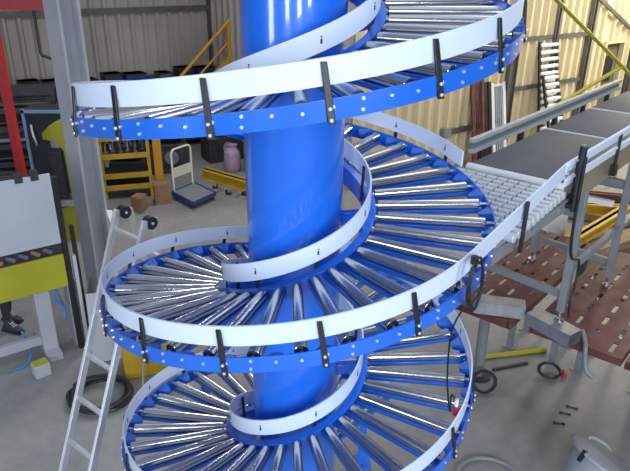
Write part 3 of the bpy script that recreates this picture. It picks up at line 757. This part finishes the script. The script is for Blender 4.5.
mb = MB(); mb.box((0, 0, 0.08), (0.17, 0.15, 0.16)); mb.box((0, 0, 0.165), (0.15, 0.13, 0.012), 0, 1)
o = mb.build('small_carton', [M['whitepanel'], M['lime']], bevel=0.006); o.location = (-2.93, 2.36, 0); o.rotation_euler = (0, 0, 0.7)
tag(o, 'small white box with yellow top on the floor before the machine', 'box')

# person behind the panels
def person():
    root = bpy.data.objects.new('person', None)
    V = {'pelvis': ((0, 0, 0.95), 0.125), 'waist': ((0, 0.0, 1.10), 0.12), 'chest': ((0.02, 0, 1.32), 0.145), 'upper': ((0.02, 0, 1.45), 0.11), 'neck': ((0.03, 0, 1.53), 0.052), 'nk2': ((0.05, 0, 1.59), 0.055), 'head': ((0.065, 0, 1.67), 0.088), 'crown': ((0.05, 0, 1.745), 0.07)}
    E = [('pelvis', 'waist'), ('waist', 'chest'), ('chest', 'upper'), ('upper', 'neck'), ('neck', 'nk2'), ('nk2', 'head'), ('head', 'crown')]
    for s_, y in (('l', 1), ('r', -1)):
        dx = 0.10 if y < 0 else -0.10
        V['hip'+s_] = ((0, 0.095*y, 0.88), 0.095); V['knee'+s_] = ((0.03 + dx*0.6, 0.10*y, 0.50), 0.062); V['ank'+s_] = ((dx, 0.105*y, 0.10), 0.042)
        V['sh'+s_] = ((0.01, 0.185*y, 1.42), 0.066); V['el'+s_] = ((0.06, 0.24*y, 1.16), 0.048); V['wr'+s_] = ((0.30, 0.18*y, 1.18), 0.032); V['pa'+s_] = ((0.37, 0.16*y, 1.19), 0.035)
        E += [('pelvis', 'hip'+s_), ('hip'+s_, 'knee'+s_), ('knee'+s_, 'ank'+s_), ('upper', 'sh'+s_), ('sh'+s_, 'el'+s_), ('el'+s_, 'wr'+s_), ('wr'+s_, 'pa'+s_)]
        for f, (ang, L) in enumerate(((-0.028, 0.07), (-0.010, 0.085), (0.010, 0.08), (0.027, 0.062))):
            a1 = 'f%d%s' % (f, s_); b1 = 'g%d%s' % (f, s_)
            V[a1] = ((0.41 + L*0.4, 0.16*y + ang, 1.185), 0.0095); V[b1] = ((0.41 + L*0.85, 0.16*y + ang*1.1, 1.16), 0.008); E += [('pa'+s_, a1), (a1, b1)]
        V['th'+s_] = ((0.385, 0.16*y - 0.05*y, 1.18), 0.011); V['ti'+s_] = ((0.425, 0.16*y - 0.065*y, 1.165), 0.009); E += [('pa'+s_, 'th'+s_), ('th'+s_, 'ti'+s_)]
    keys = list(V); me = bpy.data.meshes.new('body')
    me.from_pydata([V[k][0] for k in keys], [(keys.index(a), keys.index(b)) for a, b in E], [])
    o = bpy.data.objects.new('body', me); COL.objects.link(o)
    sk = o.modifiers.new('skin', 'SKIN'); sk.use_smooth_shade = True
    for i, k in enumerate(keys):
        me.skin_vertices[0].data[i].radius = (V[k][1], V[k][1]); me.skin_vertices[0].data[i].use_root = (k == 'pelvis')
    sb = o.modifiers.new('sub', 'SUBSURF'); sb.levels = 1; sb.render_levels = 1
    dg = bpy.context.evaluated_depsgraph_get(); ev = o.evaluated_get(dg)
    me2 = bpy.data.meshes.new_from_object(ev); o.modifiers.clear(); o.data = me2; bpy.data.meshes.remove(me)
    me2.materials.clear()
    for m in (M['jacket'], M['trousers'], M['skin']): me2.materials.append(m)
    for p in me2.polygons:
        c = p.center; p.use_smooth = True
        p.material_index = 1 if (c.z < 0.97 and c.x < 0.25) else (2 if (c.z > 1.52 or c.x > 0.31) else 0)
    COL.objects.link(root); o.parent = root; o.name = 'body'
    # face features, hair
    mb = MB(); mb.rings([((0.135, 0, 1.70), 0.008), ((0.155, 0, 1.675), 0.013), ((0.155, 0, 1.655), 0.016), ((0.14, 0, 1.648), 0.008)], 10); mb.build('nose', [M['skin']], root, local=True)
    for y in (-0.033, 0.033):
        mb = MB(); mb.rings([((0.128, y, 1.70), 0.004), ((0.135, y, 1.70), 0.012), ((0.143, y, 1.70), 0.010), ((0.147, y, 1.70), 0.004)], 10, 0); mb.build('eye', [M['dark']], root, local=True)
        mb = MB(); mb.rings([((0.055, y*2.6, 1.70), 0.022), ((0.055, y*2.95, 1.70), 0.026)], 12); mb.build('ear', [M['skin']], root, local=True)
    mb = MB(); mb.bar((0.138, -0.022, 1.615), (0.138, 0.022, 1.615), 0.012, 0.012); mb.build('mouth', [M['redox']], root, local=True)
    mb = MB(); mb.rings([((0.03, 0, 1.66), 0.092), ((0.03, 0, 1.72), 0.097), ((0.04, 0, 1.765), 0.085), ((0.045, 0, 1.80), 0.05), ((0.045, 0, 1.81), 0.01)], 20); mb.build('hair', [M['dark']], root, local=True)
    for y in (1, -1):
        dx = 0.10 if y < 0 else -0.10
        x0 = dx
        mb = MB(); Y = 0.105*y
        mb.rings([((x0 - 0.085, Y, 0.05), 0.028), ((x0 - 0.07, Y, 0.05), 0.044), ((x0 + 0.02, Y, 0.055), 0.048), ((x0 + 0.11, Y, 0.05), 0.047), ((x0 + 0.18, Y, 0.045), 0.038), ((x0 + 0.21, Y, 0.04), 0.02)], 14)
        mb.cyl((x0 - 0.01, Y, 0.05), (x0 - 0.005, Y, 0.19), 0.050, 0.052, seg=14)
        mb.hull8([(x0-0.10,Y-0.042,0), (x0+0.20,Y-0.045,0), (x0+0.20,Y+0.045,0), (x0-0.10,Y+0.042,0), (x0-0.10,Y-0.042,0.025), (x0+0.20,Y-0.045,0.025), (x0+0.20,Y+0.045,0.025), (x0-0.10,Y+0.042,0.025)])
        bt = mb.build('boot', [M['boot']], root, local=True)
        mb = MB()
        for i in range(4): mb.bar((x0 + 0.035 + 0.022*i, Y - 0.03, 0.150 - 0.018*i), (x0 + 0.035 + 0.022*i, Y + 0.03, 0.150 - 0.018*i), 0.010, 0.012)
        mb.build('laces', [M['whitepanel']], bt, local=True)
    return root
pr = person(); pr.location = (-3.74, 3.42, 0); pr.rotation_euler = (0, 0, R_(-20))
tag(pr, 'person in dark trousers and boots standing behind the panelled machine', 'person')

# ------------------------------------------------------------------ left background
rf = thing('red_gantry', 'red steel gantry frame at the far left', 'gantry', (-4.16, 5.5, 0))
mb = MB(); mb.box((-4.16, 5.5, 2.0), (0.10, 0.13, 4.0)); mb.box((-4.16, 5.5, 0.01), (0.3, 0.3, 0.02)); mb.build('post', [M['red']], rf)
mb = MB(); mb.box((-4.6, 5.5, 3.84), (2.5, 0.12, 0.16)); mb.build('beam', [M['red']], rf)
mb = MB(); mb.box((-5.85, 5.5, 2.0), (0.13, 0.13, 4.0)); mb.build('post', [M['red']], rf)
mb = MB(); mb.tube([(-3.58, 5.5, 3.76), (-3.58, 5.5, 3.20), (-3.57, 5.5, 3.16), (-3.35, 5.5, 3.08)], 0.022, 10)
mb.build('drop_arm', [M['black']], rf)

def rack(name, label, x0, y0, L, D, H, az, shelves, mp_, ms_, group, cat='rack', uprights=True):
    t = thing(name, label, cat, (x0, y0, 0), group)
    d = Vector((math.cos(az), math.sin(az), 0)); n = Vector((-d.y, d.x, 0)); o = Vector((x0, y0, 0))
    def q(a, b, z): return o + d*a + n*b + Vector((0, 0, z))
    for a in (0.03, L - 0.03):
        for b in (0.03, D - 0.03):
            mb = MB(); c = q(a, b, H/2); mb.box(c, (0.06, 0.06, H), az); mb.build('upright', [mp_], t)
    for z in shelves:
        mb = MB(); c = q(L/2, D/2, z); mb.box(c, (L, D, 0.03), az, 1); c = q(L/2, 0.0, z - 0.03); mb.box(c, (L, 0.03, 0.10), az, 0); mb.build('shelf', [mp_, ms_], t)
    return t, q
g = 'dark racks along the left wall'
# bar racks at the far left with long stock on their arms
lr, q = rack('stock_rack', 'dark stock rack with long bars beyond the red gantry', -6.9, 7.8, 2.4, 0.7, 2.15, R_(14), (0.35, 0.75, 1.1, 1.45, 1.8, 2.12), M['dark'], M['dark'], g)
for zi, z in enumerate((0.37, 0.77, 1.12, 1.47, 1.82)):
    for j in range(5):
        yy = 0.10 + j*0.12; r = 0.03 + 0.008*((j*3 + zi) % 3)
        mb = MB(); a = q(0.12 + 0.05*((j + zi) % 3), yy, z + r + 0.012); b = q(2.3 - 0.1*((j*2 + zi) % 4), yy, z + r + 0.012); c = (a + b)/2
        mb.cyl(a - c, b - c, r, seg=10); o = mb.build('stock_bar', [(M['girt'], M['dark'], M['greypaint'], M['dark'])[(j*2 + zi) % 4]]); o.location = c
        tag(o, 'long metal bar lying on the dark stock rack behind the red gantry', 'metal bar', 'bars on the dark stock rack')
mb = MB(); mb.box((0, 0, 0.25), (0.9, 0.5, 0.5)); mb.box((0, 0, 0.47), (0.94, 0.54, 0.05))
o = mb.build('blue_crate', [M['navy']], bevel=0.008); o.location = (-5.35, 7.05, 0); o.rotation_euler = (0, 0, 0.25); 
mb = MB(); mb.box((0, 0, 0.1), (0.9, 0.5, 0.5), 0); mb.bm.free()
tag(o, 'navy blue crate on the floor beneath the red gantry', 'crate')
# two wall racks with boxes, seen over and under the upper turn
for i, (l, lb) in enumerate(((-2.95, 'dark wall rack seen past the light grey pillar'), (-1.1, 'dark wall rack behind the left end of the upper turn'), (0.75, 'dark wall rack behind the stair handrail'))):
    p = lw(l, 0.95); t, q = rack('wall_rack', lb, p.x, p.y, 1.8, 0.70, 1.78, R_(34.3), (0.25, 0.75, 1.25, 1.76), M['dark'], M['dark'], g)
    for zi, z in ((0, 0.27), (3, 1.78)):
        for j in range(3):
            w, h = 0.3 + 0.1*((j + zi) % 3), (0.10 if zi == 3 else 0.24) + 0.04*((j*2 + zi) % 3)
            c = q(0.35 + 0.55*j, 0.36, z)
            mb = MB(); mb.box((0, 0, h/2), (w, 0.4, h)); mb.box((0, 0, h - 0.015), (w + 0.02, 0.42, 0.03), 0, 1)
            o = mb.build('storage_bin', [(M['dark'], M['navy'], M['black'], M['girt'])[(j + zi) % 4], M['black']], bevel=0.006); o.location = c; o.rotation_euler = (0, 0, R_(34.3))
            lvl = ('bottom shelf', '', '', 'top')[zi]; pos = ('left end', 'middle', 'right end')[j]
            tag(o, 'dark bin, %s, %s, of the wall rack %s' % (lvl, pos, ('past the pillar', 'behind the upper turn', 'behind the stairs')[i]), 'bin', 'dark bins on the wall racks')

# blue framed dark cabinet and yellow C-frame machine
cab = thing('framed_cabinet', 'dark glass cabinet with a pale blue frame behind the white panel', 'cabinet', (-4.24, 7.4, 0))
mb = MB(); mb.box((-4.24, 7.45, 1.02), (0.98, 0.5, 1.98)); mb.build('body', [M['dark']], cab)
mb = MB(); mb.box((-4.24, 7.19, 1.05), (0.88, 0.02, 1.90)); mb.build('door_panel', [M['darkglass']], cab)
mb = MB()
for x in (-4.71, -3.77): mb.box((x, 7.18, 1.02), (0.05, 0.05, 2.00))
for z in (0.03, 1.98): mb.box((-4.24, 7.18, z), (0.99, 0.05, 0.05))
mb.build('frame', [M['skyblue']], cab)
mb = MB(); mb.tube(smooth_path([(-4.60, 7.16, 1.75), (-4.57, 7.10, 1.6), (-4.54, 7.10, 1.45), (-4.56, 7.16, 1.38)]), 0.02); mb.build('handle', [M['alu']], cab)
ym = thing('yellow_press', 'yellow C-shaped press frame beside the light grey pillar', 'press', (-3.75, 6.2, 0))
out = [(0.66, 0.0), (0.66, 2.06), (0.42, 2.06), (0.22, 1.98), (0.10, 1.86), (0.10, 1.76), (0.28, 1.74), (0.40, 1.58), (0.42, 0.62), (0.16, 0.58), (0.16, 0.0)]
mb = MB(); mb.prism(out, (-4.12, 6.15, 0), (1, 0, 0), (0, 0, 1), (0, 1, 0), 0.35); mb.build('frame', [M['lime']], ym)
mb = MB(); mb.box((-3.86, 6.3, 1.69), (0.14, 0.2, 0.16)); mb.build('ram', [M['steel']], ym)
mb = MB(); mb.box((-3.86, 6.3, 0.68), (0.36, 0.34, 0.12)); mb.box((-3.86, 6.12, 1.17), (0.22, 0.1, 0.8), 0, 1); mb.build('table', [M['steel'], M['dark']], ym)

# yellow rack under the upper turn, with clamps
yk, q = rack('yellow_rack', 'yellow storage rack with clamps seen behind the stepladder', -3.78, 8.05, 0.95, 0.5, 1.55, R_(15), (0.28, 0.52, 0.92, 1.28, 1.50), M['yellow'], M['dark'], None)
for j in range(6):
    c = q(0.12 + 0.14*j, 0.12 + 0.08*(j % 2), 0.937)
    mb = MB(); mb.tube([(0.0, 0, 0.015), (0.0, 0, 0.18), (0.04, 0, 0.22), (0.10, -0.02, 0.2), (0.12, -0.04, 0.08)], 0.018, 8); mb.cyl((-0.03, 0, 0), (0.05, 0, 0), 0.022, seg=8) if False else mb.box((0, 0, 0.012), (0.08, 0.06, 0.024))
    o = mb.build('clamp', [(M['alu'], M['steel'], M['greypaint'])[j % 3]]); o.location = c; o.rotation_euler = (0, 0, 0.5*j)
    tag(o, 'bent metal clamp standing on the middle shelf of the yellow rack', 'clamp', 'clamps on the yellow rack')
mb = MB(); p0 = q(1.0, 0.0, 0); mb.box((p0.x + 0.07, p0.y + 0.1, 0.78), (0.16, 0.20, 1.56), R_(15)); mb.box((p0.x + 0.07, p0.y + 0.1, 0.02), (0.24, 0.28, 0.04), R_(15))
tag(mb.build('amber_post', [M['orange']]), 'amber steel bollard post at the end of the yellow rack', 'bollard')
for i, (x, y, w, h, lb) in enumerate(((-2.62, 7.95, 0.30, 0.42, 'brown cardboard carton beside the platform trolley'), (-2.98, 7.55, 0.26, 0.30, 'smaller brown carton in front of the amber post'))):
    mb = MB(); mb.box((0, 0, h/2), (w, w*0.8, h)); mb.bar((-w/2, -w*0.4, h), (-w/2 - 0.06, -w*0.4 - 0.1, h + 0.03), 0.2, 0.01)
    o = mb.build('cardboard_carton', [M['card']], bevel=0.005); o.location = (x, y, 0); o.rotation_euler = (0, 0, 0.3 + i); tag(o, lb, 'box', 'brown cartons by the trolley')

# platform trolley
tr = thing('platform_trolley', 'platform trolley with a cream push handle on the floor', 'trolley', (-2.05, 8.2, 0))
A, B, C_, D_ = Vector((-2.46, 8.15, 0)), Vector((-1.95, 7.53, 0)), Vector((-1.58, 8.09, 0)), Vector((-2.11, 8.80, 0))
D_ = A + (C_ - B)
mb = MB(); mb.hull8([p + Vector((0, 0, 0.12)) for p in (A, B, C_, D_)] + [p + Vector((0, 0, 0.155)) for p in (A, B, C_, D_)]); mb.build('platform', [M['greypaint']], tr)
mb = MB()
for p, q_ in ((A, B), (B, C_), (C_, D_), (D_, A)): mb.bar(p + Vector((0, 0, 0.13)), q_ + Vector((0, 0, 0.13)), 0.03, 0.075)
mb.build('bumper', [M['navy']], tr)
e = (D_ - A).normalized(); hA, hD = A + e*0.06, D_ - e*0.06; up = Vector((-0.02, 0.0, 0))
hp = [hA + Vector((0, 0, 0.13)), hA + Vector((0, 0, 0.92)), hA + e*0.03 + Vector((0, 0, 0.98)), hA + e*0.10 + Vector((0, 0, 1.0)), hD - e*0.10 + Vector((0, 0, 1.0)), hD - e*0.03 + Vector((0, 0, 0.98)), hD + Vector((0, 0, 0.92)), hD + Vector((0, 0, 0.13))]
mb = MB(); mb.tube(hp, 0.022, 12); mb.build('handle', [mat('cream_paint', (0.66, 0.64, 0.56), 0.45)], tr)
mb = MB(); mb.bar(hA + Vector((0, 0, 0.52)), hD + Vector((0, 0, 0.52)), 0.012, 0.2); mb.build('handle_plate', [mat('cream_plate', (0.58, 0.57, 0.5), 0.5)], tr)
for p in (A, B, C_, D_):
    c = p + ((A + C_)/2 - p)*0.2
    mb = MB(); mb.cyl((c.x, c.y - 0.015, 0.05), (c.x, c.y + 0.015, 0.05), 0.05, seg=16); mb.bar((c.x, c.y, 0.05), (c.x, c.y, 0.12), 0.05, 0.045); mb.build('caster', [M['black']], tr)

plain_beam('steel_beam', (-2.0, 9.50, 0.11), (-0.95, 8.62, 0.11), 0.20, 0.22, M['yellow'], 'yellow steel beam on the floor beyond the platform trolley', 'steel beam', None)
for i in range(9):
    x, y = -1.68 + 0.105*i, 8.78 - 0.07*i - 0.17*(i % 2)
    mb = MB(); mb.box((0, 0, 0.02), (0.12, 0.05, 0.04)); mb.box((0.045, 0, 0.06), (0.03, 0.05, 0.08)); mb.cyl((-0.03, 0, 0.04), (-0.03, 0, 0.065), 0.018, seg=8)
    o = mb.build('steel_bracket', [(M['dark'], M['greypaint'], M['steel'])[i % 3]]); o.location = (x, y, 0); o.rotation_euler = (0, 0, i*0.9)
    tag(o, 'small dark steel bracket lying among others before the floor beam', 'bracket', 'brackets on the floor by the yellow beam')
# dark machines and bags behind
def dark_machine(x, y, rz, s_, label):
    t = thing('covered_machine', label, 'machine', (x, y, 0), 'dark machines beyond the trolley')
    mb = MB(); mb.box((x, y, 0.3*s_), (0.9*s_, 0.6*s_, 0.6*s_), rz); mb.build('base', [M['dark']], t, bevel=0.02)
    mb = MB(); mb.rings([((x - 0.35*s_, y, 0.75*s_), 0.12*s_), ((x - 0.3*s_, y, 0.78*s_), 0.22*s_), ((x + 0.25*s_, y, 0.80*s_), 0.24*s_), ((x + 0.4*s_, y, 0.74*s_), 0.12*s_)], 18); mb.build('motor', [M['black']], t)
    mb = MB(); mb.cyl((x + 0.2*s_, y - 0.31*s_, 0.35*s_), (x + 0.2*s_, y - 0.36*s_, 0.35*s_), 0.14*s_, seg=18); mb.build('wheel', [M['greypaint']], t)
dark_machine(-2.95, 10.1, 0.3, 1.1, 'large dark machine behind the trolley handle')
dark_machine(-1.75, 11.0, 0.5, 1.0, 'dark machine behind the yellow floor beam')
dark_machine(-3.6, 9.3, 0.2, 0.8, 'smaller dark machine beside the yellow rack')
mb = MB(); mb.rings([((-1.42, 10.0, 0.0), 0.16), ((-1.42, 10.0, 0.12), 0.20), ((-1.42, 10.0, 0.45), 0.18), ((-1.40, 10.0, 0.56), 0.09), ((-1.40, 10.0, 0.62), 0.11)], 18)
tag(mb.build('pink_sack', [M['pink']]), 'pale pink sack standing beyond the yellow floor beam', 'sack')
mb = MB(); mb.box((-0.92, 9.85, 0.35), (0.36, 0.34, 0.70), 0.4); mb.box((-0.92, 9.85, 0.72), (0.40, 0.38, 0.05), 0.4)
tag(mb.build('green_bin', [M['green']], bevel=0.01), 'olive green bin beside the pale pink sack', 'bin')

# yellow stairs at the left wall
ys = thing('stair_handrail', 'amber staircase handrail climbing before the left wall', 'railing', (-1.64, 12.5, 0))
for (a, b, r) in (((-3.75, 11.06, 0.75), (-1.0, 12.94, 3.72), 0.045), ((-3.45, 11.26, 0.62), (-1.0, 12.94, 3.25), 0.028), ((-3.1, 11.50, 0.58), (-1.0, 12.94, 2.85), 0.028)):
    mb = MB(); mb.cyl(a, b, r, seg=12); mb.build('rail', [M['orange']], ys)
mb = MB(); mb.bar((-3.75, 11.06, 0.05), (-1.0, 12.94, 2.70), 0.06, 0.22); mb.build('stringer', [M['orange']], ys)
for p in ((-1.64, 12.50, 0), (-2.9, 11.64, 0)):
    top = 0.75 + (p[0] + 3.75)*2.97/2.75
    mb = MB(); mb.box((p[0], p[1], top/2), (0.07, 0.07, top), R_(34.3)); mb.build('post', [M['orange']], ys)

# yellow cabinet and grey sheet behind the ladder foot
yc = thing('yellow_cabinet', 'yellow floor cabinet under the left side of the middle turn', 'cabinet', (-1.68, 2.55, 0))
cz = 0.35; cx_ = Vector((math.cos(cz), math.sin(cz), 0)); cy_ = Vector((-cx_.y, cx_.x, 0)); cc = Vector((-1.68, 2.55, 0))
mb = MB(); mb.box(cc + Vector((0, 0, 0.43)), (0.70, 0.44, 0.86), cz); mb.build('body', [M['yellow']], yc, bevel=0.01)
mb = MB(); mb.box(cc - cy_*0.224 + Vector((0, 0, 0.44)), (0.60, 0.014, 0.74), cz); mb.build('door', [M['yellow']], yc, bevel=0.004)
mb = MB(); p = cc - cy_*0.231 + cx_*0.22 + Vector((0, 0, 0.5)); mb.cyl(p, p - cy_*0.03, 0.022, seg=10); mb.build('knob', [M['dark']], yc)
mb = MB(); mb.bar((-2.24, 2.62, 0.0), (-2.30, 2.86, 0.80), 0.34, 0.02, up=(0.3, -0.9, 0))
tag(mb.build('grey_sheet', [M['postpaint']]), 'pale grey sheet leaning behind the black hose coil', 'sheet')
mb = MB(); mb.tube(smooth_path([(-1.66, 2.30, 0.55), (-1.69, 2.18, 0.34), (-1.70, 2.08, 0.10), (-1.66, 1.92, 0.015), (-1.55, 1.75, 0.015)]), 0.012)
tag(mb.build('pale_cable', [M['hosegrey']]), 'pale grey cable hanging from the yellow cabinet to the floor', 'cable')

# ------------------------------------------------------------------ light
w = bpy.data.worlds.new('World'); scene.world = w; w.use_nodes = True
nt = w.node_tree; bg = nt.nodes['Background']
tc = nt.nodes.new('ShaderNodeTexCoord'); sx = nt.nodes.new('ShaderNodeSeparateXYZ'); nt.links.new(tc.outputs['Generated'], sx.inputs[0])
rp = nt.nodes.new('ShaderNodeValToRGB'); nt.links.new(sx.outputs['Z'], rp.inputs['Fac'])
rp.color_ramp.elements[0].position = 0.0; rp.color_ramp.elements[0].color = (0.07, 0.075, 0.085, 1)
rp.color_ramp.elements[1].position = 0.9; rp.color_ramp.elements[1].color = (0.50, 0.60, 0.80, 1)
nt.links.new(rp.outputs['Color'], bg.inputs['Color']); bg.inputs['Strength'].default_value = 0.68

def area(name, loc, target, sx_, sy_, power, color):
    l = bpy.data.lights.new(name, 'AREA'); l.shape = 'RECTANGLE'; l.size = sx_; l.size_y = sy_; l.energy = power; l.color = color
    o = bpy.data.objects.new(name, l); COL.objects.link(o); o.location = loc
    o.rotation_euler = (Vector(target) - Vector(loc)).to_track_quat('-Z', 'Y').to_euler(); return o
for x, e in ((-2.5, 380), (2.0, 480), (6.5, 450)):
    area('camera_side_daylight', (x, -10.5, 5.2), (0.4, 0, 3.0), 1.5, 4.0, e, (0.84, 0.92, 1.0))  # unseen camera-side openings, split in three to narrow the column highlights
area('side_window_daylight', (-8.0, -7.3, 3.9), (0, 0, 3.4), 1.9, 2.3, 210, (0.88, 0.94, 1.0))
area('overhead_fill', (1.5, 0.5, 9.0), (1.5, 0.5, 0), 5.0, 8.0, 60, (0.93, 0.97, 1.0))  # added overhead lamp, soft fill over the spiral and its rollers
area('overhead_fill', (5.5, 3.5, 9.0), (5.0, 3.5, 0), 4.0, 7.0, 170, (1.0, 0.96, 0.88))  # added overhead lamp brightening the floor on the right
p = rw(4.4, 2.6, 5.6); q_ = rw(-0.6, 0.0, 2.4)
area('wall_fill', p, q_, 1.4, 2.4, 440, (1.0, 0.93, 0.78))  # added lamp for the cream wall, set aside so the ribs shade
p = rw(1.5, 6.0, 7.5); q_ = rw(0.5, 0.0, 2.5)
area('wall_fill', p, q_, 1.6, 2.4, 260, (1.0, 0.93, 0.78))  # second added lamp brightening the cream wall
area('floor_patch_fill', (-1.7, 6.6, 7.0), (-1.7, 6.6, 0), 0.6, 1.6, 150, (1.0, 0.93, 0.8))  # added lamp standing in for the sunlit patch on the floor

# ------------------------------------------------------------------ camera
cam = bpy.data.cameras.new('Camera'); co = bpy.data.objects.new('Camera', cam); COL.objects.link(co)
pitch, roll, pan = 0.4167179783808702, 0.01179763927075488, 0.035957006306371705
cp_, sp_ = math.cos(pitch), math.sin(pitch)
fw = Vector((math.sin(pan)*cp_, math.cos(pan)*cp_, -sp_)); rt = Vector((math.cos(pan), -math.sin(pan), 0)); up = rt.cross(fw)
cr, sr = math.cos(roll), math.sin(roll)
rt, up = cr*rt + sr*up, -sr*rt + cr*up
co.matrix_world = Matrix(((rt.x, up.x, -fw.x, 0), (rt.y, up.y, -fw.y, -3.62564), (rt.z, up.z, -fw.z, 4.4), (0, 0, 0, 1)))
cam.sensor_width = 36.0; cam.lens = 617.033 / 630 * 36
cam.clip_end = 200
scene.camera = co
vs = scene.view_settings
vs.view_transform = 'Standard'; vs.look = 'None'; vs.gamma = 1.0; vs.use_curve_mapping = False
vs.exposure = 0.0
